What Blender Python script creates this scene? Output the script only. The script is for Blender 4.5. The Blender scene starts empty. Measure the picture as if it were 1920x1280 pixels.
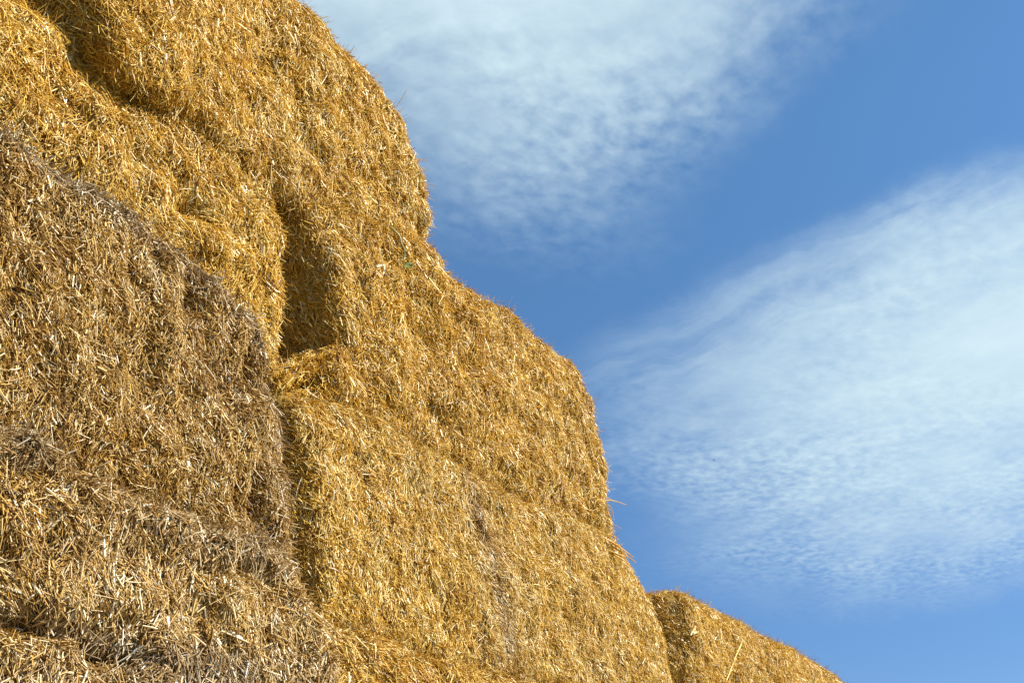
import bpy, math
import numpy as np

rng = np.random.default_rng(7)
S = bpy.context.scene
COL = S.collection

# ------------------------------------------------------------------ camera
W_PX, H_PX, F_PX = 1920.0, 1280.0, 2320.0
EYE = np.array([0.0, 0.0, 1.6])


def unit(v):
    v = np.asarray(v, float)
    return v / np.linalg.norm(v)


Xc = unit((1440, -1030, -F_PX))                    # stack direction seen from the camera
Zc = np.array((-420, 4640, -F_PX), float)
Zc = unit(Zc - Xc * np.dot(unit(Zc), Xc) * np.linalg.norm(Zc))
Yc = np.cross(Zc, Xc)
MAT = np.array([Xc, Yc, Zc])                       # camera axes -> world axes


def ray(px, py):
    return MAT @ np.array([px - W_PX / 2, H_PX / 2 - py, -F_PX])


def on_plane(px, py, Y):
    d = ray(px, py)
    return EYE + d * (Y / d[1])


def to_px(P):
    c = (P - EYE) @ MAT
    return W_PX / 2 - c[..., 0] * F_PX / c[..., 2], H_PX / 2 + c[..., 1] * F_PX / c[..., 2]


from mathutils import Matrix
cam_data = bpy.data.cameras.new('camera')
cam = bpy.data.objects.new('camera', cam_data)
COL.objects.link(cam)
m4 = np.eye(4)
m4[:3, :3] = MAT
m4[:3, 3] = EYE
cam.matrix_world = Matrix(m4.tolist())
cam_data.sensor_width = 36.0
cam_data.lens = 36.0 * F_PX / W_PX
cam_data.clip_start = 0.05
cam_data.clip_end = 5000
S.camera = cam


# ------------------------------------------------------------------ noise
def _hash(ix, iy, iz, seed):
    h = (ix.astype(np.int64) * 374761393 + iy.astype(np.int64) * 668265263
         + iz.astype(np.int64) * 2147483647 + seed * 1274126177) & 0xFFFFFFFF
    h = ((h ^ (h >> 13)) * 1274126177) & 0xFFFFFFFF
    h = ((h ^ (h >> 16)) * 2246822519) & 0xFFFFFFFF
    return ((h ^ (h >> 15)) & 0xFFFFFF) / float(0xFFFFFF)


def noise(P, scale, seed=0):
    """value noise, -1..1"""
    q = np.asarray(P) * scale + 100.0
    i = np.floor(q)
    f = q - i
    f = f * f * (3 - 2 * f)
    out = 0
    for dx in (0, 1):
        wx = f[:, 0] if dx else 1 - f[:, 0]
        for dy in (0, 1):
            wy = f[:, 1] if dy else 1 - f[:, 1]
            for dz in (0, 1):
                wz = f[:, 2] if dz else 1 - f[:, 2]
                out = out + wx * wy * wz * _hash(i[:, 0] + dx, i[:, 1] + dy, i[:, 2] + dz, seed)
    return out * 2 - 1


def fbm(P, scale, seed=0, octaves=3):
    a, s, t = 0, 1.0, 0
    for k in range(octaves):
        a = a + noise(P, scale * 2 ** k, seed + k * 17) * s
        t += s
        s *= 0.5
    return a / t


def sstep(a, b, x):
    t = np.clip((x - a) / (b - a), 0, 1)
    return t * t * (3 - 2 * t)


# ------------------------------------------------------------------ materials
def ramp(nt, stops, fac):
    n = nt.nodes.new('ShaderNodeValToRGB')
    el = n.color_ramp.elements
    while len(el) < len(stops):
        el.new(0.5)
    for e, (p, c) in zip(el, stops):
        e.position = p
        e.color = (*c, 1)
    nt.links.new(fac, n.inputs[0])
    return n.outputs[0]


def straw_material():
    m = bpy.data.materials.new('straw')
    m.use_nodes = True
    nt = m.node_tree
    nt.nodes.clear()
    N, L = nt.nodes.new, nt.links.new
    tone = N('ShaderNodeAttribute'); tone.attribute_name = 'tone'
    wea = N('ShaderNodeAttribute'); wea.attribute_name = 'weather'
    gold = ramp(nt, [(0, (.30, .125, .009)), (.3, (.62, .33, .026)), (.6, (.80, .52, .072)),
                     (.85, (.90, .71, .22)), (1, (.95, .87, .58))], tone.outputs['Fac'])
    grey = ramp(nt, [(0, (.14, .066, .016)), (.3, (.36, .20, .052)), (.6, (.55, .36, .125)),
                     (.85, (.74, .60, .35)), (1, (.88, .82, .66))], tone.outputs['Fac'])
    dull = ramp(nt, [(0, (.09, .068, .042)), (.4, (.25, .20, .13)), (.8, (.46, .40, .30)),
                     (1, (.62, .60, .54))], tone.outputs['Fac'])

    def mrange(a, b):
        n = N('ShaderNodeMapRange')
        n.inputs['From Min'].default_value = a
        n.inputs['From Max'].default_value = b
        L(wea.outputs['Fac'], n.inputs['Value'])
        return n.outputs[0]

    def mix(f, a, b):
        n = N('ShaderNodeMix'); n.data_type = 'RGBA'
        L(f, n.inputs[0]); L(a, n.inputs[6]); L(b, n.inputs[7])
        return n.outputs[2]
    c = mix(mrange(.5, 1), mix(mrange(0, .5), gold, grey), dull)
    b = N('ShaderNodeBsdfPrincipled')
    b.inputs['Roughness'].default_value = .34
    b.inputs['Specular IOR Level'].default_value = .38
    L(c, b.inputs['Base Color'])
    t = N('ShaderNodeBsdfTranslucent')
    L(c, t.inputs['Color'])
    ms = N('ShaderNodeMixShader'); ms.inputs[0].default_value = .24
    L(b.outputs[0], ms.inputs[1]); L(t.outputs[0], ms.inputs[2])
    o = N('ShaderNodeOutputMaterial')
    L(ms.outputs[0], o.inputs[0])
    return m


def plain_material(name, stops, scale, rough=.6):
    m = bpy.data.materials.new(name)
    m.use_nodes = True
    nt = m.node_tree
    b = nt.nodes['Principled BSDF']
    tc = nt.nodes.new('ShaderNodeTexCoord')
    n = nt.nodes.new('ShaderNodeTexNoise')
    n.inputs['Scale'].default_value = scale
    n.inputs['Detail'].default_value = 6
    nt.links.new(tc.outputs['Object'], n.inputs['Vector'])
    nt.links.new(ramp(nt, stops, n.outputs['Fac']), b.inputs['Base Color'])
    b.inputs['Roughness'].default_value = rough
    return m


STRAW = straw_material()
GREEN = plain_material('green_stem', [(.3, (.16, .17, .04)), (.7, (.32, .32, .11))], 60)
LEAF = plain_material('green_leaf', [(.3, (.10, .115, .015)), (.7, (.19, .20, .035))], 50, .85)
DARK = plain_material('dark_plumage', [(.3, (.02, .02, .025)), (.7, (.06, .06, .07))], 40)
SOIL = plain_material('stubble_ground', [(.3, (.08, .06, .03)), (.5, (.15, .11, .05)), (.7, (.24, .18, .09))], 3.0, .9)


# ------------------------------------------------------------------ mesh output
class Soup:
    """quads collected as arrays, written out as one mesh"""

    def __init__(self):
        self.v, self.q, self.t, self.w, self.n = [], [], [], [], 0

    def add(self, v, q, tone, wea):
        v = np.asarray(v, np.float32).reshape(-1, 3)
        self.v.append(v)
        self.q.append(np.asarray(q, np.int64).reshape(-1, 4) + self.n)
        self.t.append(np.broadcast_to(np.asarray(tone, np.float32), (len(v),)))
        self.w.append(np.broadcast_to(np.asarray(wea, np.float32), (len(v),)))
        self.n += len(v)

    def build(self, name, mat, parent=None):
        v = np.concatenate(self.v); q = np.concatenate(self.q).astype(np.int32)
        me = bpy.data.meshes.new(name)
        me.vertices.add(len(v)); me.vertices.foreach_set('co', v.ravel())
        me.loops.add(q.size); me.loops.foreach_set('vertex_index', q.ravel())
        me.polygons.add(len(q)); me.polygons.foreach_set('loop_start', np.arange(0, q.size, 4, dtype=np.int32))
        for nm, arr in (('tone', self.t), ('weather', self.w)):
            a = me.attributes.new(nm, 'FLOAT', 'POINT')
            a.data.foreach_set('value', np.concatenate(arr).astype(np.float32))
        me.update(calc_edges=True)
        me.materials.append(mat)
        o = bpy.data.objects.new(name, me)
        COL.objects.link(o)
        if parent is not None:
            o.parent = parent
        return o


def tag(o, label=None, cat=None, group=None, kind=None):
    for k, v in (('label', label), ('category', cat), ('group', group), ('kind', kind)):
        if v:
            o[k] = v
    return o


def norm_rows(a):
    return a / np.maximum(np.linalg.norm(a, axis=1, keepdims=True), 1e-9)


def stalk_arrays(p, d, L, w, flat, bend, rings, sides=3):
    """open three sided tubes; p base, d direction"""
    n = len(p)
    r = norm_rows(rng.normal(size=(n, 3)))
    e1 = norm_rows(np.cross(d, r))
    e2 = np.cross(d, e1)
    V = np.empty((n, rings, sides, 3), np.float32)
    for k in range(rings):
        s = k / (rings - 1)
        c = p + d * (L * s)[:, None] + e1 * (bend * L * 4 * s * (1 - s))[:, None]
        taper = 1.0 - 0.25 * s
        for j in range(sides):
            a = 2 * math.pi * j / sides
            V[:, k, j] = c + (e1 * math.cos(a) * (w / 2 * taper)[:, None]
                              + e2 * math.sin(a) * (w / 2 * flat * taper)[:, None])
    q = []
    for k in range(rings - 1):
        for j in range(sides):
            j2 = (j + 1) % sides
            q.append((k * sides + j, k * sides + j2, (k + 1) * sides + j2, (k + 1) * sides + j))
    q = np.array(q)
    Q = (np.arange(n)[:, None, None] * rings * sides + q[None]).reshape(-1, 4)
    return V.reshape(-1, 3), Q, rings * sides


# ------------------------------------------------------------------ bales
def curve(pts, Y):
    out = []
    for p in pts:
        if p[0] == 'w':
            out.append((p[1], Y, p[2]))
        else:
            out.append(on_plane(p[0], p[1], Y))
    return np.array(out)


def resample(c, n):
    # smooth the traced corners a little (Catmull-Rom), then take equal steps
    P = np.vstack([2 * c[0] - c[1], c, 2 * c[-1] - c[-2]])
    dense = []
    for i in range(1, len(P) - 2):
        for t in np.linspace(0, 1, 12, endpoint=False):
            a, b, e, f = P[i - 1:i + 3]
            dense.append(.5 * (2 * b + (e - a) * t + (2 * a - 5 * b + 4 * e - f) * t * t + (3 * b - a - 3 * e + f) * t ** 3))
    dense.append(c[-1])
    D = np.array(dense)
    s = np.r_[0, np.cumsum(np.linalg.norm(np.diff(D, axis=0), axis=1))]
    t = np.linspace(0, s[-1], n)
    return np.stack([np.interp(t, s, D[:, k]) for k in range(3)], 1), s[-1]


def arc(d, r):
    if r <= 0:
        return np.zeros_like(d)
    x = np.clip(r - d, 0, r)
    return r - np.sqrt(np.maximum(r * r - x * x, 0))


def make_bale(label, top, right, bottom, left, Y, depth=1.15, radii=(.14, .12, .12, .12), step=.028,
              bump=(.05, .02), flake=.012, carve=None, density=15000, skirt=(.5, .5, .5, .5),
              lean=0.0, size=.86, weather=None, tone=0.0, spread=.5, parts=(), seed=1, long_share=.2, groove=None, bands=.022, ragged=1.0):
    """one bale: a lumpy pressed body traced on its face plane, pushed back by depth, and its own straw"""
    C = [curve(c, Y) for c in (top, right, bottom, left)]
    w = np.linalg.norm(np.diff(C[0], axis=0), axis=1).sum()
    h = np.linalg.norm(np.diff(C[3], axis=0), axis=1).sum()
    nu, nv = max(8, int(w / step)), max(8, int(h / step))
    C[2][0], C[2][-1] = C[3][-1], C[1][-1]
    C[3][0], C[1][0] = C[0][0], C[0][-1]
    T, wt = resample(C[0], nu); B, wb = resample(C[2], nu)
    R, hr = resample(C[1], nv); Lf, hl = resample(C[3], nv)
    u = np.linspace(0, 1, nu)[None, :, None]; v = np.linspace(0, 1, nv)[:, None, None]
    P = ((1 - v) * T[None] + v * B[None] + (1 - u) * Lf[:, None] + u * R[:, None]
         - (1 - u) * (1 - v) * T[0] - u * (1 - v) * T[-1] - (1 - u) * v * B[0] - u * v * B[-1])
    uu, vv = u[..., 0], v[..., 0]
    wa, ha = (wt + wb) / 2, (hr + hl) / 2
    rt, rr, rb, rl = radii
    rec = arc(vv * ha, rt) + arc((1 - vv) * ha, rb) + arc(uu * wa, rl) + arc((1 - uu) * wa, rr)
    rec = np.minimum(rec, max(radii) * 1.25) - .04 * np.sin(math.pi * uu) * np.sin(math.pi * vv)
    flatP = P.reshape(-1, 3)
    dis = fbm(flatP, 2.6, seed) * bump[0] + fbm(flatP, 9.0, seed + 5) * bump[1]
    fl = np.stack([flatP[:, 0] + .05 * noise(flatP, 3, seed + 9), flatP[:, 1] * 0, flatP[:, 2] * .12], 1)
    dis = dis + noise(fl, 11.0, seed + 3) * flake
    bn = np.stack([flatP[:, 0] * .5, flatP[:, 1] * 0, flatP[:, 2] + .10 * noise(flatP, 1.3, seed + 8)], 1)
    dis = dis + noise(bn, 8.5, seed + 13) * bands
    px, py = to_px(flatP)
    if carve is not None:
        dis = dis + carve(px, py, flatP)
    P = P.copy()
    P[..., 1] += rec + dis.reshape(nv, nu)
    rim = ragged * np.exp(-np.minimum(np.minimum(uu, 1 - uu) * wa, np.minimum(vv, 1 - vv) * ha) / .12)     # broken, tufty outline
    P[..., 0] += (rim.ravel() * (.016 * noise(flatP, 7, seed + 81) + .010 * noise(flatP, 19, seed + 82))).reshape(nv, nu)
    P[..., 2] += (rim.ravel() * (.016 * noise(flatP, 7, seed + 83) + .012 * noise(flatP, 19, seed + 84))).reshape(nv, nu)
    # body: face grid, rim pushed back in rings, back grid
    idx = np.arange(nu * nv).reshape(nv, nu)
    cdep = np.zeros(nu * nv) if carve is None else carve(px, py, flatP)
    quads = [np.stack([idx[:-1, :-1], idx[1:, :-1], idx[1:, 1:], idx[:-1, 1:]], -1).reshape(-1, 4)]
    dens = [1 - (.0 if groove is None else groove) * sstep(.03, .12, cdep[quads[0]].mean(1))]
    loop = np.r_[idx[0, :-1], idx[:-1, -1], idx[-1, :0:-1], idx[:0:-1, 0]]
    side = np.r_[np.full(nu - 1, 0), np.full(nv - 1, 1), np.full(nu - 1, 2), np.full(nv - 1, 3)]
    verts = [P.reshape(-1, 3)]
    ed = np.minimum(np.minimum(uu, 1 - uu) * wa, np.minimum(vv, 1 - vv) * ha)
    EG = [(ed[:-1, :-1] < .07).astype(float).ravel()]
    K = 12
    base = P.reshape(-1, 3)[loop]
    prev = loop
    nxt = nu * nv
    back = Y + depth
    sd = np.array(skirt)[side]
    for k in range(1, K + 1):
        t = (k / K) ** 1.4
        ring = base.copy()
        ring[:, 1] = base[:, 1] * (1 - t) + back * t
        wob = fbm(ring, 4.0, seed + 11) * .02 * min(1, t * 6)
        ring[:, 2] += wob
        ring[:, 0] += wob * .7
        cur = np.arange(nxt, nxt + len(loop)); nxt += len(loop)
        verts.append(ring)
        quads.append(np.stack([prev, np.roll(prev, -1), np.roll(cur, -1), cur], -1))
        dens.append(sd * (1.0 if t < .45 else .35))
        EG.append(np.full(len(loop), 1.0 if t < .2 else 0.0))
        prev = cur
    bi = np.empty((nv, nu), int)
    bi[0, :-1], bi[:-1, -1], bi[-1, :0:-1], bi[:0:-1, 0] = np.split(prev, np.cumsum([nu - 1, nv - 1, nu - 1]))
    inner = P[1:-1, 1:-1].copy(); inner[..., 1] = back
    bi[1:-1, 1:-1] = nxt + np.arange((nv - 2) * (nu - 2)).reshape(nv - 2, nu - 2)
    verts.append(inner.reshape(-1, 3))
    quads.append(np.stack([bi[:-1, :-1], bi[:-1, 1:], bi[1:, 1:], bi[1:, :-1]], -1).reshape(-1, 4))
    dens.append(np.full(len(quads[-1]), .06))
    EG.append(np.zeros(len(quads[-1]))); EG = np.concatenate(EG)
    V = np.concatenate(verts); Q = np.concatenate(quads); Dn = np.concatenate(dens)
    a = V[Q[:, 2]] - V[Q[:, 0]]; b = V[Q[:, 3]] - V[Q[:, 1]]
    fn = np.cross(a, b)                                    # area weighted
    area = np.linalg.norm(fn, axis=1) / 2
    VN = np.zeros_like(V)
    for k in range(4):
        np.add.at(VN, Q[:, k], fn)
    VN = norm_rows(VN)
    # sample straw roots
    wgt = area * Dn * density * 1.6
    n = int(wgt.sum())
    cell = np.searchsorted(np.cumsum(wgt) / wgt.sum(), rng.random(n))
    cell = np.clip(cell, 0, len(Q) - 1)
    s, t = rng.random(n), rng.random(n)
    bw = np.stack([(1 - s) * (1 - t), s * (1 - t), s * t, (1 - s) * t], 1)
    pos = (V[Q[cell]] * bw[..., None]).sum(1)
    nor = norm_rows((VN[Q[cell]] * bw[..., None]).sum(1))
    dn = np.array([0.0, -.25, -1.0]) + np.zeros((n, 3))
    dn = norm_rows(dn - nor * (dn * nor).sum(1, keepdims=True))
    sid = np.cross(nor, dn)
    cls = rng.random(n)
    is_long = cls < long_share
    is_blade = (cls >= long_share) & (cls < long_share + .06)
    warp = np.stack([noise(pos, 9, seed + 71), noise(pos, 9, seed + 72), noise(pos, 9, seed + 73)], 1) * .03
    tc_ = np.floor((pos + warp) / np.array([.062, .07, .085]) / (.6 + .4 * size) + 500)
    hs = [_hash(tc_[:, 0], tc_[:, 1], tc_[:, 2], seed * 7 + k) for k in range(4)]
    loose = rng.random(n) < .38
    th = lean + fbm(pos, 3.0, seed + 21, 2) * .8
    th = th + np.where(loose, noise(pos, 14, seed + 23) * .5, (hs[0] - .5) * 1.7)
    th = th + rng.normal(size=n) * np.where(is_long, spread * 1.2, np.where(loose, spread, .24))
    th = th + np.where(loose & (rng.random(n) < .25), math.pi, 0)
    wild = rng.random(n) < .10
    th = np.where(wild, rng.random(n) * 2 * math.pi, th)
    ph = np.where(is_long | is_blade, rng.normal(.10, .15, n), np.where(loose, rng.normal(.35, .25, n), .15 + .75 * hs[1] + rng.normal(0, .12, n)))
    tang = dn * np.cos(th)[:, None] + sid * np.sin(th)[:, None]
    stray = rng.random(n) < .010 + .030 * EG[cell]
    ph = np.where(stray, rng.uniform(.5, 1.3, n), ph)
    d = norm_rows(tang * np.cos(ph)[:, None] + nor * np.sin(ph)[:, None])
    Ln = np.where(is_long, rng.gamma(6, .0125, n), rng.gamma(6, .0068, n)) * size
    Ln = np.clip(Ln, .02, .26)
    wd = np.clip(rng.gamma(9, .0055 / 9, n), .0026, .0115) * np.where(is_blade, 1.7, 1.0) * (.50 + .50 * size)
    Ln = np.where(stray, rng.uniform(.06, .14, n), Ln)
    wd = np.where(stray, .0035, wd)
    flat = np.where(is_blade, .25, np.clip(rng.normal(.75, .2, n), .3, 1))
    off = rng.normal(.004, .008, n) + np.where(is_long | is_blade, .014, 0) + (hs[2] - .5) * .028 * (~loose)
    root = pos + nor * off[:, None] - d * (Ln * np.where(is_long | is_blade, .45, .22))[:, None]
    tn = rng.normal(.46, .19, n) + np.where(is_long, .10, 0) + np.where(is_blade, .30, 0)
    tn = tn + fbm(pos, 5, seed + 41, 2) * .16 + (hs[3] - .5) * .26 * (~is_long) + tone
    pale = rng.random(n) < .055
    tn = np.where(pale, rng.uniform(.82, 1.0, n), tn)
    wd = np.where(pale, wd * 1.25, wd)
    tn = np.clip(tn, 0.02, 1)
    spx, spy = to_px(pos)
    if weather is not None:
        we = np.clip(weather(spx, spy, pos, nor), 0, 1)
    else:
        we = np.clip(.06 + fbm(pos, 1.5, seed + 51) * .15, 0, .25)
    we = np.clip(we + rng.normal(0, .05, n), 0, 1)
    bend = rng.normal(0, .028, n) * np.where(is_long, 1.2, .6)
    sel_part = np.zeros(n, int)
    for k, (pn, test, plabel) in enumerate(parts):
        sel_part[(sel_part == 0) & test(spx, spy, pos, nor)] = k + 1
        if pn == 'mouldy_streak':
            tn[sel_part == k + 1] = np.clip(tn[sel_part == k + 1] - .24, .05, 1)

    def emit(soup, mask):
        for lo, rings in ((mask & ~is_long, 2), (mask & is_long, 4)):
            if lo.any():
                v_, q_, per = stalk_arrays(root[lo], d[lo], Ln[lo], wd[lo], flat[lo], bend[lo], rings)
                soup.add(v_, q_, np.repeat(tn[lo], per), np.repeat(we[lo], per))
    body = Soup()
    cw = .35 if weather is None else .55
    body.add(V, Q, np.clip(.36 + .14 * fbm(V, 20, seed + 61, 2), 0, 1), cw if weather is not None else .1)
    emit(body, sel_part == 0)
    o = body.build('straw_bale', STRAW)
    tag(o, label, 'straw bale', 'stacked straw bales')
    for k, (pn, test, plabel) in enumerate(parts):
        if (sel_part == k + 1).any():
            sp = Soup()
            emit(sp, sel_part == k + 1)
            c = sp.build(pn, STRAW, o)
            if plabel:
                c['label'] = plabel
    print(pn if parts else '-', label[:40], 'straws', n)
    return o


def pits(lst):
    def f(px, py, P):
        out = 0
        for (x, y, rx, ry, dep) in lst:
            out = out + dep * np.exp(-((px - x) / rx) ** 2 - ((py - y) / ry) ** 2)
        return out
    return f


def poly_y(pts):
    xs = np.array([p[0] for p in pts], float); ys = np.array([p[1] for p in pts], float)
    return lambda x: np.interp(x, xs, ys)


# --- topmost bale, overhanging
make_bale('topmost straw bale, its rounded right end standing against the white cloud',
          top=[('w', 2.75, 6.85), ('w', 3.6, 6.86), (540, -8), (640, 80), (715, 170), (758, 232)],
          right=[(758, 232), (782, 300), (795, 380), (804, 440), (810, 478)],
          bottom=[(168, 132), (250, 182), (345, 226), (440, 290), (530, 356), (640, 400), (730, 448), (810, 480)],
          left=[('w', 2.75, 6.85), ('w', 2.72, 6.3), (140, 20), (168, 132)],
          Y=3.6, radii=(.16, .10, .07, .10), skirt=(.5, .5, .9, 1.0), bump=(.07, .035), seed=11, density=17000,
          carve=lambda x, y, P: -.17 * sstep(450, 240, x) * sstep(-120, 40, y) + pits([(478, 122, 26, 30, .09), (545, 195, 20, 20, .05), (330, 160, 26, 18, .05), (500, 330, 25, 30, .07),
                      (400, 60, 18, 26, .05), (640, 330, 26, 30, .04)])(x, y, P),
          lean=.15,
          parts=[('frayed_edge', lambda x, y, p, n: (p[:, 0] < 3.16) & (p[:, 2] < 6.2) & (p[:, 1] < 3.8) | ((p[:, 0] < 4.0) & (n[:, 2] < -.35) & (p[:, 1] < 3.8)),
                  'ragged shaded lower left edge')])

# --- second row from the top, left
make_bale('golden straw bale between the topmost bale and the weathered grey rimmed bale',
          top=[('w', 1.7, 5.5), (60, 6), (150, 55), (240, 122), (385, 212), (470, 290), (520, 338)],
          right=[(520, 338), (529, 450), (532, 560), (527, 640), ('w', 4.42, 4.30)],
          bottom=[('w', 1.7, 4.28), ('w', 3.0, 4.28), ('w', 4.42, 4.30)],
          left=[('w', 1.7, 5.5), ('w', 1.7, 4.9), ('w', 1.7, 4.28)],
          Y=3.6, depth=1.9, radii=(.10, .08, .08, .08), skirt=(.5, .9, .2, .7), bump=(.08, .04), seed=23, density=17000,
          carve=pits([(150, 250, 50, 26, .05), (350, 390, 40, 26, .08), (260, 300, 40, 22, .05), (90, 190, 40, 20, .04),
                      (430, 420, 20, 40, .05), (380, 215, 50, 18, .03)]),
          lean=.05, tone=.02)

# --- second row from the top, right, with the notch
yb = poly_y([(520, 700), (580, 682), (620, 664), (668, 650), (720, 640)])
xr = lambda y: np.interp(y, [360, 400, 440, 560, 650, 700], [562, 586, 602, 630, 652, 662])


def carve_c(x, y, P):
    e = xr(y) + 9 * noise(np.stack([x * .3, y, y * 0], 1), .014, 77) + 6 * noise(P, 9, 78)
    a = (.17 * sstep(-16, 30, e - x) + .83 * sstep(26, 48, e - x)) * 1.0 * sstep(0, 16, yb(x) - y) * sstep(340, 362, y)
    hollow = sstep(0, 20, y - yb(x) - 14) * sstep(0, 30, 628 - x) * sstep(0, 18, 742 - y)
    return 1.95 * a + .12 * hollow + pits([(805, 648, 24, 26, .09), (690, 610, 18, 30, .04), (880, 690, 24, 30, .04),
                                          (970, 790, 20, 34, .04), (760, 560, 22, 22, .04), (1030, 930, 22, 26, .05),
                                          (590, 748, 40, 10, .05), (1085, 985, 26, 18, .06), (840, 820, 40, 22, .03)])(x, y, P)


make_bale('golden straw bale right of the dark notch, second row from the top',
          top=[(531, 352), (640, 394), (730, 442), (806, 468), (850, 522), (960, 596), (1042, 662), (1080, 702)],
          right=[(1080, 702), (1110, 770), (1127, 850), (1140, 940), (1146, 1012)],
          bottom=[(541, 748), (660, 778), (760, 832), (880, 892), (985, 947), (1146, 1018)],
          left=[(531, 352), (530, 520), (531, 640), (541, 748)],
          Y=3.6, radii=(.07, .12, .09, .03), skirt=(.6, .5, .5, .5), bump=(.07, .035), seed=37, carve=carve_c, step=.02, depth=2.4,
          lean=.1, density=16000, tone=-.02,
          parts=[('notch', lambda x, y, p, n: (p[:, 1] > 3.74) & (x < 668) & (x > 400) & (y < 720) & (y > 350) & (p[:, 2] < 5.5) & (p[:, 0] < 5.1) & (n[:, 2] < .95),
                  'dark broken out hollow at the left end')])

# --- weathered bale, lower left, standing forward
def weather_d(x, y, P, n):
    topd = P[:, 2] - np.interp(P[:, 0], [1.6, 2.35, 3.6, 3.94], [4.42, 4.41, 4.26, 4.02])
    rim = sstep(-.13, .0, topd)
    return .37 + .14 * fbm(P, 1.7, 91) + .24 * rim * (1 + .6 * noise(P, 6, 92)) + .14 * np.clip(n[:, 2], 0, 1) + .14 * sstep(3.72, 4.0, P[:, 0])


top_d = poly_y([(-400, 60), (0, 240), (70, 270), (150, 330), (250, 392), (340, 470), (440, 560), (490, 620), (525, 690), (540, 780), (600, 1100)])
make_bale('weathered brown straw bale with a grey rim, standing forward at the left',
          top=[('w', 1.5, 4.45), (0, 238), (70, 268), (150, 326), (250, 388), (340, 466), (440, 556), (490, 618)],
          right=[(490, 618), (523, 690), (540, 780), (552, 880), (559, 960), (572, 1046)],
          bottom=[('w', 1.5, 3.25), (0, 808), (130, 868), (250, 928), (370, 984), (480, 1025), (572, 1050)],
          left=[('w', 1.5, 4.45), ('w', 1.5, 3.85), ('w', 1.5, 3.25)],
          Y=3.2, depth=1.2, groove=.97, step=.018, ragged=.2, radii=(.16, .14, .05, .05), skirt=(.8, .5, .2, .8), bump=(.05, .03), flake=.028, seed=53,
          carve=pits([(352, 555, 13, 40, .22), (466, 690, 14, 50, .22), (476, 925, 14, 56, .24), (432, 940, 11, 50, .15), (510, 720, 11, 34, .14), (380, 620, 9, 60, .10),
                      (110, 545, 34, 30, .05), (200, 620, 14, 50, .03), (50, 700, 30, 30, .03), (290, 470, 9, 44, .11),
                      (400, 700, 9, 44, .08), (240, 500, 9, 38, .10), (320, 690, 9, 40, .07), (150, 900, 70, 18, -.03)]),
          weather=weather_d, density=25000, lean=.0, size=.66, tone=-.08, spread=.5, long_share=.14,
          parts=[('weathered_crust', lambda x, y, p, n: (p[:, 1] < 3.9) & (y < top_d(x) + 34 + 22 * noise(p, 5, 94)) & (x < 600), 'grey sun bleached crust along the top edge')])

# --- weathered bale below it
seam2 = poly_y([(-400, 650), (0, 805), (130, 865), (250, 925), (370, 980), (480, 1020), (572, 1045), (640, 1080)])


def weather_d2(x, y, P, n):
    dd = y - seam2(x)
    clump = sstep(-.1, .5, fbm(P, 2.2, 131))
    fold = np.exp(-((y - np.interp(x, [0, 130, 260, 420, 560], [1150, 1185, 1225, 1260, 1275])) / 34) ** 2)
    return .40 + .10 * fbm(P, 2, 93) + .10 * sstep(1190, 1240, y) + .40 * np.exp(-(dd / 45) ** 2) * (.35 + .65 * clump) + .28 * fold * (x < 470)


fold_y = poly_y([(-400, 1080), (0, 1165), (130, 1200), (260, 1245), (420, 1290), (700, 1340)])
make_bale('weathered straw bale at the bottom left corner, under the grey rimmed bale',
          top=[('w', 1.5, 3.25), (0, 800), (130, 860), (250, 922), (370, 978), (480, 1018), (568, 1040)],
          right=[(568, 1040), (588, 1110), (603, 1180), (622, 1250), ('w', 4.20, 2.5), ('w', 4.2, 2.0)],
          bottom=[('w', 1.5, 2.0), ('w', 2.8, 2.0), ('w', 4.2, 2.0)],
          left=[('w', 1.5, 3.25), ('w', 1.5, 2.6), ('w', 1.5, 2.0)],
          Y=3.10, depth=1.3, radii=(.12, .12, .06, .05), skirt=(.8, .6, .2, .8), bump=(.08, .04), flake=.01, seed=67,
          carve=lambda x, y, P: pits([(200, 1240, 60, 22, .14), (40, 1190, 80, 16, .08), (150, 1130, 90, 26, -.05),
                                      (50, 835, 90, 20, -.10), (330, 985, 50, 16, -.07), (470, 1020, 60, 16, -.10), (430, 1072, 50, 12, .10), (260, 985, 30, 16, .06), (160, 895, 70, 12, .09), (40, 880, 60, 12, .06), (530, 1085, 30, 12, .08)])(x, y, P)
          + .05 * np.exp(-((y - fold_y(x)) / 16) ** 2) * sstep(420, 200, x),
          weather=weather_d2, groove=.5, step=.022, density=19000, lean=-.05, size=1.0, spread=.5, long_share=.25,
          parts=[('weathered_crust', lambda x, y, p, n: (p[:, 1] < 3.9) & (y < seam2(x) + 26) & (x < 600), 'grey loose straw along the top edge')])

# --- third row, right of the weathered bales
streak = poly_y([(880, 864), (960, 880), (1030, 900), (1100, 935), (1200, 950), (1300, 960)])   # x of the streak by y


def in_streak(x, y, p, n):
    c = np.interp(y, [884, 960, 1030, 1100, 1200, 1300], [866, 886, 910, 930, 944, 952])
    wv = 4 + 6 * sstep(885, 960, y) + 5 * noise(p, 12, 5)
    return (np.abs(x - c) < wv) & (y > 884) & (y < 1105) & (p[:, 1] < 3.8) & (noise(p, 9, 3) > -.2) & (rng.random(len(x)) < .6)


def weather_e(x, y, P, n):
    w_ = .10 + fbm(P, 1.6, 7) * .12
    c = np.interp(y, [884, 960, 1030, 1100, 1200, 1300], [866, 886, 910, 930, 944, 952])
    near = np.exp(-((x - c) / 40) ** 2) * sstep(880, 960, y)
    return w_ + .12 * near + .34 * (np.abs(x - c) < 10 + 5 * noise(P, 10, 6)) * (y > 884) * (y < 1235) * (.6 + .5 * noise(P, 9, 3))


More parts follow.
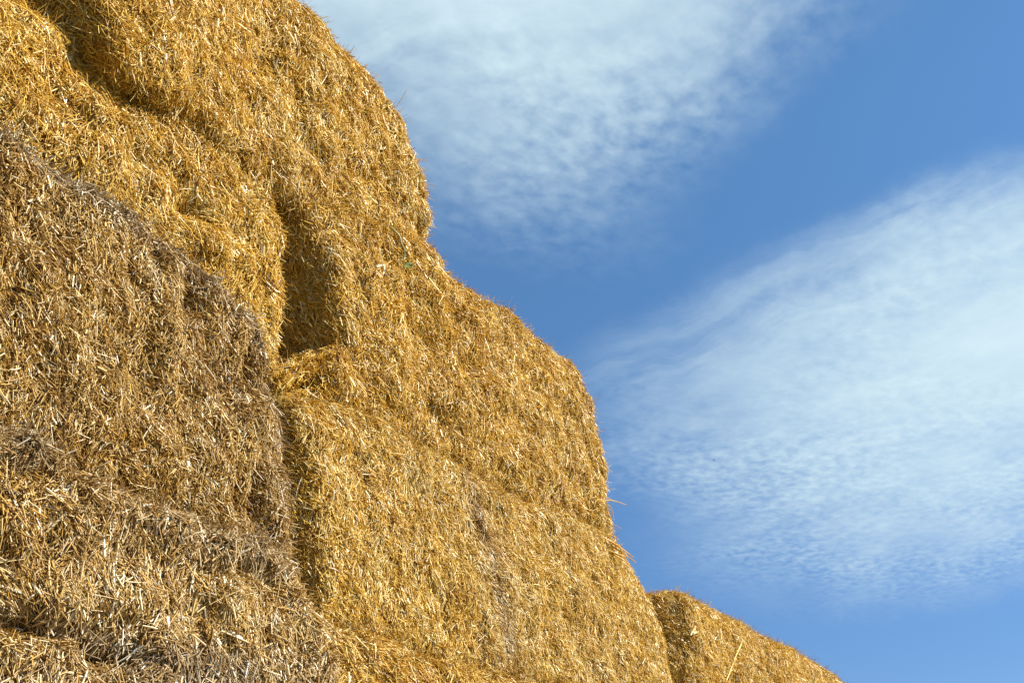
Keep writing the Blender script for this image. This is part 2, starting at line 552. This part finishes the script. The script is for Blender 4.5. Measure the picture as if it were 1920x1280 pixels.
make_bale('finely chopped pale straw bale with a grey mouldy streak down its face',
          top=[(541, 740), (660, 768), (760, 826), (880, 886), (985, 940), (1143, 1006), (1168, 1042)],
          right=[(1168, 1042), (1200, 1105), (1224, 1160), (1249, 1225), (1266, 1280), ('w', 9.28, 3.2)],
          bottom=[(604, 1166), (756, 1207), (863, 1252), ('w', 7.4, 3.12), ('w', 9.28, 3.12)],
          left=[(541, 740), (558, 850), (566, 960), (580, 1070), (604, 1166)],
          Y=3.52, depth=1.2, radii=(.06, .14, .05, .09), groove=.6, skirt=(.6, .5, .3, .9), bump=(.035, .018), flake=.012, seed=71,
          carve=pits([(1010, 1040, 30, 20, .03), (592, 1110, 12, 70, .12), (578, 1000, 10, 80, .08), (566, 880, 9, 60, .06), (800, 1120, 30, 20, .02)]),
          weather=weather_e, density=19000, lean=.28, size=.76, tone=.055, spread=.42, step=.024,
          parts=[('mouldy_streak', in_streak, 'grey mould stained streak')])

# --- bottom middle
make_bale('straw bale along the bottom edge under the mouldy streaked bale',
          top=[('w', 4.3, 3.12), (604, 1163), (756, 1204), (863, 1249), ('w', 7.4, 3.10), ('w', 9.25, 3.10)],
          right=[('w', 9.25, 3.10), ('w', 9.3, 2.6), ('w', 9.3, 2.0)],
          bottom=[('w', 4.3, 2.0), ('w', 6.5, 2.0), ('w', 9.3, 2.0)],
          left=[('w', 4.3, 3.12), ('w', 4.3, 2.6), ('w', 4.3, 2.0)],
          Y=3.47, depth=1.25, radii=(.09, .1, .05, .1), skirt=(.6, .3, .2, .6), bump=(.05, .03), seed=83,
          density=14000, lean=.2, size=1.1, weather=lambda x, y, P, n: .16 + .16 * fbm(P, 2, 9))

# --- far right bale
make_bale('straw bale at the lower right with its shaded end showing beyond a dark gap',
          top=[(1250, 1104), (1312, 1124), (1375, 1160), (1475, 1210), (1582, 1277), ('w', 15.4, 3.98)],
          right=[('w', 15.4, 3.98), ('w', 15.5, 3.5), ('w', 15.5, 3.02)],
          bottom=[('w', 10.1, 3.0), ('w', 12.5, 3.0), ('w', 15.5, 3.02)],
          left=[(1250, 1104), (1264, 1180), (1280, 1260), ('w', 10.1, 3.0)],
          Y=3.6, depth=1.3, radii=(.10, .1, .08, .36), skirt=(.6, .3, .2, 1.2), bump=(.05, .03), seed=97,
          density=15000, lean=.25, size=.95, tone=.0)

# --- set back in the shade, top left
make_bale('dark shaded straw bale set back in the top left corner',
          top=[('w', 2.5, 6.7), ('w', 3.8, 6.72), ('w', 5.2, 6.7)],
          right=[('w', 5.2, 6.7), ('w', 5.22, 6.1), ('w', 5.2, 5.46)],
          bottom=[('w', 2.5, 5.46), ('w', 3.8, 5.46), ('w', 5.2, 5.46)],
          left=[('w', 2.5, 6.7), ('w', 2.48, 6.1), ('w', 2.5, 5.46)],
          Y=4.9, depth=1.0, seed=101, density=8000, step=.05, tone=-.08)

# --- rows under the picture that carry the stack
sup = [('straw bale of the ground row under the weathered bales, below the frame', 1.4, 4.3, .75, 2.0, 3.12),
       ('straw bale of the ground row under the bottom centre bale, below the frame', 4.4, 9.3, .75, 2.0, 3.45),
       ('straw bale of the ground row under the far right bale, below the frame', 9.9, 15.5, .75, 1.88, 3.6),
       ('straw bale directly under the far right bale, below the frame', 9.9, 15.5, 1.88, 3.0, 3.6)]
for i, (lb, x0, x1, z0, z1, yy) in enumerate(sup):
    make_bale(lb, top=[('w', x0, z1), ('w', (x0 + x1) / 2, z1), ('w', x1, z1)],
              right=[('w', x1, z1), ('w', x1 + .03, (z0 + z1) / 2), ('w', x1, z0)],
              bottom=[('w', x0, z0), ('w', (x0 + x1) / 2, z0), ('w', x1, z0)],
              left=[('w', x0, z1), ('w', x0 - .03, (z0 + z1) / 2), ('w', x0, z0)],
              Y=yy, depth=1.2, seed=200 + i, density=2500, step=.08, size=1.6)


# ------------------------------------------------------------------ single stalks, weed, bird
def tube(soup, pts, radius, tone=.7, wea=0.0, sides=6, taper=.6):
    P = np.array(pts, float)
    P, _ = resample(P, max(8, 5 * len(pts)))
    n = len(P)
    T = norm_rows(np.gradient(P, axis=0))
    e1 = norm_rows(np.cross(T, np.array([.3, 1, .2])))
    e2 = np.cross(T, e1)
    k = np.arange(sides) * 2 * math.pi / sides
    r = radius * np.linspace(1, taper, n)
    V = P[:, None] + (e1[:, None] * np.cos(k)[None, :, None] + e2[:, None] * np.sin(k)[None, :, None]) * r[:, None, None]
    q = [(i * sides + j, i * sides + (j + 1) % sides, (i + 1) * sides + (j + 1) % sides, (i + 1) * sides + j)
         for i in range(n - 1) for j in range(sides)]
    soup.add(V.reshape(-1, 3), np.array(q), tone, wea)


def px_pts(lst):
    return [on_plane(x, y, Y) for x, y, Y in lst]


s = Soup()
tube(s, px_pts([(726, 232, 3.62), (741, 205, 3.60), (752, 187, 3.57), (762, 170, 3.54)]), .0032, .35, .5)
tag(s.build('straw_stalk', STRAW), 'single long thin stalk sticking up from the top bale into the cloud', 'straw stalk', 'loose stalks on the bales')
s = Soup()
tube(s, px_pts([(1382, 1174, 3.62), (1391, 1186, 3.56), (1390, 1205, 3.54), (1380, 1228, 3.53), (1372, 1250, 3.53), (1362, 1275, 3.53)]), .0085, .82, .05)
tag(s.build('straw_stalk', STRAW), 'long pale curved stalk hanging down the face of the lower right bale', 'straw stalk', 'loose stalks on the bales')
s = Soup()
for a in ([(1301, 1166, 3.55), (1314, 1182, 3.53)], [(1303, 1176, 3.54), (1295, 1190, 3.54)], [(1299, 1187, 3.53), (1309, 1184, 3.53)]):
    tube(s, px_pts([a[0], ((a[0][0] + a[1][0]) / 2, (a[0][1] + a[1][1]) / 2, a[0][2]), a[1]]), .011, .92, 0)
tag(s.build('straw_tuft', STRAW), 'three short pale stalks forming a triangle near the left end of the lower right bale', 'straw tuft')
s = Soup()
for (x0, y0), (x1, y1) in (((1135, 1025), (1183, 1058)), ((1140, 1022), (1178, 1048)), ((1150, 1048), (1172, 1063)), ((1138, 1040), (1160, 1047)),
                           ((1150, 1046), (1168, 1048)), ((1132, 1018), (1170, 1042)), ((1128, 1014), (1158, 1034))):
    tube(s, px_pts([(x0 - 4, y0 - 11, 3.50), ((x0 + x1) / 2 + 8, (y0 + y1) / 2 - 6, 3.44), (x1 + 9, y1 - 4, 3.42)]), .007, rng.uniform(.3, .55), .05)
tag(s.build('straw_tuft', STRAW), 'brown tuft of stalks poking out to the right at the seam below the second row', 'straw tuft')
s = Soup()
for pts in ([(1138, 945), (1146, 952), (1151, 971)], [(1130, 937), (1150, 938), (1174, 946)], [(1138, 1000), (1150, 1004), (1161, 1012)],
            [(1152, 1004), (1153, 1013), (1146, 1018), (1138, 1016)], [(1125, 1000), (1135, 1012), (1141, 1023)], [(1132, 930), (1142, 934), (1152, 941)]):
    tube(s, px_pts([(x, y, 3.48) for x, y in pts]), .004, rng.uniform(.4, .8), .05)
tag(s.build('straw_tuft', STRAW), 'pale loose stalks fraying from the lower right end of the second row bale', 'straw tuft')
s = Soup()
tube(s, px_pts([(706, 500, 3.47), (714, 498, 3.46), (720, 497, 3.46)]), .008, .95, .1)
tube(s, px_pts([(720, 498, 3.46), (720, 507, 3.46), (718, 515, 3.46)]), .008, .95, .1)
tube(s, px_pts([(720, 498, 3.46), (728, 493, 3.46), (735, 489, 3.46)]), .006, .35, .2)
tag(s.build('straw_tuft', STRAW), 'folded pale blade lying left of the green weed', 'straw tuft')

weed = bpy.data.objects.new('weed', None)
wb_ = on_plane(737, 430, 3.36)
weed.location = wb_.tolist()
COL.objects.link(weed)
tag(weed, 'thin green weed stem with one small leaf hanging on the straw at the concave corner', 'weed')


def local(pts):
    return [p - wb_ for p in px_pts(pts)]


s = Soup()
tube(s, local([(733, 427, 3.38), (741, 434, 3.36), (749, 443, 3.35), (753, 457, 3.34), (758, 468, 3.34), (758, 480, 3.35), (756, 490, 3.36), (758, 497, 3.37)]), .0062, sides=6)
s.build('stem', GREEN, weed)
s = Soup()
c0, c1 = local([(756, 498, 3.36), (774, 498, 3.33)])
ax = c1 - c0
up = np.array([0, -.25, .97]) * np.linalg.norm(ax) * .30
grid = []
for i in range(9):
    a = i / 8
    wv = math.sin(math.pi * min(1, a * .93 + .05)) ** .8
    for b in (-1, -.4, .4, 1):
        grid.append(c0 + ax * a + up * b * wv + np.array([0, -.012, 0]) * (abs(b) - .5))
s.add(np.array(grid), np.array([(i * 4 + j, i * 4 + j + 1, i * 4 + j + 5, i * 4 + j + 4) for i in range(8) for j in range(3)]), .5, 0)
lf = s.build('leaf', LEAF, weed)
so = lf.modifiers.new('thickness', 'SOLIDIFY'); so.thickness = .0015

# a bird far away, a speck in the photograph
def bird():
    c = EYE + unit(ray(1339, 862)) * 115
    s = Soup()
    n, k = 9, 8
    prof = [.004, .018, .026, .03, .028, .022, .014, .010, .004]
    V = [(0.17 * (i / (n - 1) - .5), prof[i] * math.cos(2 * math.pi * j / k), prof[i] * math.sin(2 * math.pi * j / k)) for i in range(n) for j in range(k)]
    s.add(V, [(i * k + j, i * k + (j + 1) % k, (i + 1) * k + (j + 1) % k, (i + 1) * k + j) for i in range(n - 1) for j in range(k)], .5, 0)
    for sg in (-1, 1):
        V = []
        for i in range(6):
            a = i / 5
            ch = .06 * (1 - .75 * a)
            x, y, z = -.01 + .05 * a, sg * (.02 + .13 * a), .01 + .05 * math.sin(a * 2.2)
            V += [(x - ch / 2, y, z), (x, y, z + .006 * (1 - a)), (x + ch / 2, y, z), (x, y, z - .003)]
        s.add(V, [(i * 4 + j, i * 4 + (j + 1) % 4, i * 4 + 4 + (j + 1) % 4, i * 4 + 4 + j) for i in range(5) for j in range(4)], .5, 0)
    o = s.build('bird', DARK)
    o.location = c.tolist()
    o.rotation_euler = (.3, .2, 2.2)
    tag(o, 'tiny dark bird far off in front of the right hand cloud', 'bird')


bird()

# ------------------------------------------------------------------ ground
g = Soup()
n = 60
xs = np.sign(np.linspace(-1, 1, n)) * np.abs(np.linspace(-1, 1, n)) ** 3 * 1500
GX, GY = np.meshgrid(xs + 6, xs)
Pg = np.stack([GX.ravel(), GY.ravel(), np.full(GX.size, .74)], 1)
Pg[:, 2] += fbm(Pg, .6, 5) * .03 - .02
ii = np.arange(n * n).reshape(n, n)
g.add(Pg, np.stack([ii[:-1, :-1], ii[:-1, 1:], ii[1:, 1:], ii[1:, :-1]], -1).reshape(-1, 4), .5, 0)
tag(g.build('ground', SOIL), kind='structure')

# ------------------------------------------------------------------ light
SUN = unit((.36, -.71, .60))
el = math.asin(SUN[2])
sd = bpy.data.lights.new('sun', 'SUN')
sd.energy = 5.0
sd.angle = math.radians(.53)
sd.color = (1.0, .945, .85)
so_ = bpy.data.objects.new('sun', sd)
from mathutils import Vector
so_.rotation_euler = Vector(SUN.tolist()).to_track_quat('Z', 'Y').to_euler()
so_.location = (6, -8, 14)
COL.objects.link(so_)

world = bpy.data.worlds.new('World')
S.world = world
world.use_nodes = True
nt = world.node_tree
nt.nodes.clear()
N, Lk = nt.nodes.new, nt.links.new


def math_n(op, a, b=None, c=None, clamp=False):
    n = N('ShaderNodeMath'); n.operation = op; n.use_clamp = clamp
    for i, x in enumerate((a, b, c)):
        if x is None:
            continue
        if isinstance(x, (int, float)):
            n.inputs[i].default_value = x
        else:
            Lk(x, n.inputs[i])
    return n.outputs[0]


def vmath(op, a, b=None):
    n = N('ShaderNodeVectorMath'); n.operation = op
    for i, x in enumerate((a, b)):
        if x is None:
            continue
        if hasattr(x, 'is_output'):
            Lk(x, n.inputs[i])
        else:
            n.inputs[i].default_value = tuple(float(k) for k in x)
    return n


def mapr(x, a, b, lo=0.0, hi=1.0, smooth=True):
    n = N('ShaderNodeMapRange'); n.interpolation_type = 'SMOOTHSTEP' if smooth else 'LINEAR'
    for k, val in (('From Min', a), ('From Max', b), ('To Min', lo), ('To Max', hi)):
        n.inputs[k].default_value = val
    Lk(x, n.inputs['Value'])
    return n.outputs[0]


def noise_n(vec, scale, detail, rough=.55, dist=0.0):
    n = N('ShaderNodeTexNoise')
    n.inputs['Scale'].default_value = scale
    n.inputs['Detail'].default_value = detail
    n.inputs['Roughness'].default_value = rough
    n.inputs['Distortion'].default_value = dist
    Lk(vec, n.inputs['Vector'])
    return n


sky = N('ShaderNodeTexSky')
sky.sky_type = 'NISHITA'
sky.sun_disc = False
sky.sun_elevation = el
sky.sun_rotation = math.atan2(SUN[0], SUN[1])
sky.altitude = 600
sky.air_density = 1.0
sky.dust_density = .25
sky.ozone_density = 1.0

tc = N('ShaderNodeTexCoord')
DIR = tc.outputs['Generated']
sep = N('ShaderNodeSeparateXYZ'); Lk(DIR, sep.inputs[0])
zc = math_n('MAXIMUM', sep.outputs[2], .06)
comb = N('ShaderNodeCombineXYZ')
Lk(math_n('DIVIDE', sep.outputs[0], zc), comb.inputs[0])
Lk(math_n('DIVIDE', sep.outputs[1], zc), comb.inputs[1])
PL = comb.outputs[0]                                        # where the line of sight meets a flat cloud layer

wob = noise_n(DIR, 5.0, 5, .6)
wobv = vmath('SCALE', vmath('SUBTRACT', wob.outputs['Color'], (.5, .5, .5)).outputs[0])
wobv.inputs['Scale'].default_value = .085
DW = vmath('ADD', DIR, wobv.outputs[0]).outputs[0]


def blob(cx, cy, rx, ry, ang=0.0, soft=1.0):
    c = unit(ray(cx, cy))
    r = ray(cx + 50 * math.cos(ang), cy + 50 * math.sin(ang))
    a = unit(r); a = unit(a - c * np.dot(a, c))
    b = np.cross(c, a)
    u = math_n('MULTIPLY', vmath('DOT_PRODUCT', DW, a).outputs['Value'], F_PX / rx)
    v = math_n('MULTIPLY', vmath('DOT_PRODUCT', DW, b).outputs['Value'], F_PX / ry)
    d = math_n('SQRT', math_n('ADD', math_n('MULTIPLY', u, u), math_n('MULTIPLY', v, v)))
    return mapr(d, 1.0 + soft * .5, max(0.0, 1.0 - soft * .5))


def union(lst):
    m = lst[0]
    for x in lst[1:]:
        m = math_n('SUBTRACT', math_n('ADD', m, x), math_n('MULTIPLY', m, x))
    return m


def gain(k, x):
    return math_n('MULTIPLY', x, k)


mask = union([blob(760, -70, 520, 220, .03, 1.7), gain(.62, blob(1130, -65, 280, 160, -.2, 1.8)), gain(.36, blob(930, 210, 250, 125, -.05, 1.8)),
              gain(.20, blob(1240, 160, 220, 110, -.3, 1.9)), gain(.14, blob(960, 370, 220, 90, 0, 1.9)),
              blob(1960, 655, 330, 195, -.2, 1.8), gain(.62, blob(1640, 760, 260, 160, -.12, 1.8)), gain(.26, blob(1320, 800, 200, 95, 0, 1.8)),
              gain(.50, blob(1750, 970, 310, 100, -.02, 1.7)), gain(.14, blob(1560, 560, 240, 90, -.35, 1.9)), gain(.5, blob(1950, 460, 220, 90, -.1, 1.9))])
st = N('ShaderNodeMapping'); st.inputs['Rotation'].default_value = (0, 0, .55)
st.inputs['Scale'].default_value = (1.0, 1.45, 1.0)
Lk(PL, st.inputs['Vector'])
rip = noise_n(st.outputs[0], 25.0, 3, .5, .15).outputs['Fac']
soft_n = noise_n(st.outputs[0], 5.0, 6, .58, .3).outputs['Fac']
big = noise_n(st.outputs[0], 1.8, 3, .5).outputs['Fac']
ripc = mapr(rip, .36, .66)
sa = unit(unit(ray(1500, 520)) - unit(ray(1150, 640)))
sb = unit(np.cross(unit(ray(1330, 600)), sa))
sc_ = N('ShaderNodeCombineXYZ')
Lk(math_n('MULTIPLY', vmath('DOT_PRODUCT', DW, sa).outputs['Value'], 4.0), sc_.inputs[0])
Lk(math_n('MULTIPLY', vmath('DOT_PRODUCT', DW, sb).outputs['Value'], 30.0), sc_.inputs[1])
strk = mapr(noise_n(sc_.outputs[0], 1.0, 5, .6, .3).outputs['Fac'], .3, .72)
cirr = union([blob(1400, 600, 220, 90, -.38, 1.6), blob(1620, 520, 260, 80, -.38, 1.6), blob(1850, 400, 200, 70, -.2, 1.6), blob(1250, 650, 150, 70, -.35, 1.6)])
d_cirr = math_n('MULTIPLY', cirr, math_n('ADD', .04, math_n('MULTIPLY', strk, .26)))
sofc = mapr(soft_n, .3, .7)
bigc = mapr(big, .3, .7)
inv = math_n('SUBTRACT', 1.0, mask)
rag = math_n('MULTIPLY', math_n('MULTIPLY', math_n('SUBTRACT', rip, .5), 3.9), math_n('MULTIPLY', inv, math_n('ADD', .15, math_n('MULTIPLY', bigc, .85))))
flow = math_n('ADD', math_n('MULTIPLY', math_n('SUBTRACT', soft_n, .5), math_n('ADD', .28, math_n('MULTIPLY', inv, 1.3))),
              math_n('MULTIPLY', math_n('SUBTRACT', strk, .5), math_n('ADD', .10, math_n('MULTIPLY', inv, .35))))
d_main = math_n('MULTIPLY', mask, math_n('MAXIMUM', 0.0, math_n('ADD', .92, math_n('ADD', rag, flow))), clamp=True)
dens = union([d_main, d_cirr])
dens = math_n('MINIMUM', dens, .97)

tint = N('ShaderNodeMix'); tint.data_type = 'RGBA'; tint.blend_type = 'MULTIPLY'
tint.inputs[0].default_value = 1
tcol = N('ShaderNodeMix'); tcol.data_type = 'RGBA'
tcol.inputs[6].default_value = (.32, .447, .615, 1)            # clear dry air: a deep blue well down towards the horizon
tcol.inputs[7].default_value = (.445, .68, .815, 1)
Lk(mapr(sep.outputs[2], float(unit(ray(1750, 1260))[2]), float(unit(ray(1850, 100))[2]), smooth=False), tcol.inputs[0])
Lk(tcol.outputs[2], tint.inputs[7])
Lk(sky.outputs[0], tint.inputs[6])
mx = N('ShaderNodeMix'); mx.data_type = 'RGBA'
mx.inputs[7].default_value = (3.38, 4.27, 4.62, 1)
Lk(dens, mx.inputs[0]); Lk(tint.outputs[2], mx.inputs[6])
bg = N('ShaderNodeBackground'); bg.inputs['Strength'].default_value = .1
Lk(mx.outputs[2], bg.inputs['Color'])
wo = N('ShaderNodeOutputWorld'); Lk(bg.outputs[0], wo.inputs[0])

# ------------------------------------------------------------------ render settings
S.view_settings.view_transform = 'Standard'
S.view_settings.look = 'None'
S.view_settings.exposure = 1.06
S.view_settings.gamma = 1
S.cycles.max_bounces = 5
S.cycles.diffuse_bounces = 3
S.cycles.glossy_bounces = 2
S.cycles.transmission_bounces = 3
S.cycles.use_denoising = True
S.cycles.denoiser = 'OPENIMAGEDENOISE'
S.cycles.denoising_input_passes = 'RGB_ALBEDO_NORMAL'
S.cycles.denoising_prefilter = 'ACCURATE'
S.cycles.pixel_filter_type = 'BLACKMAN_HARRIS'
S.cycles.filter_width = 1.5
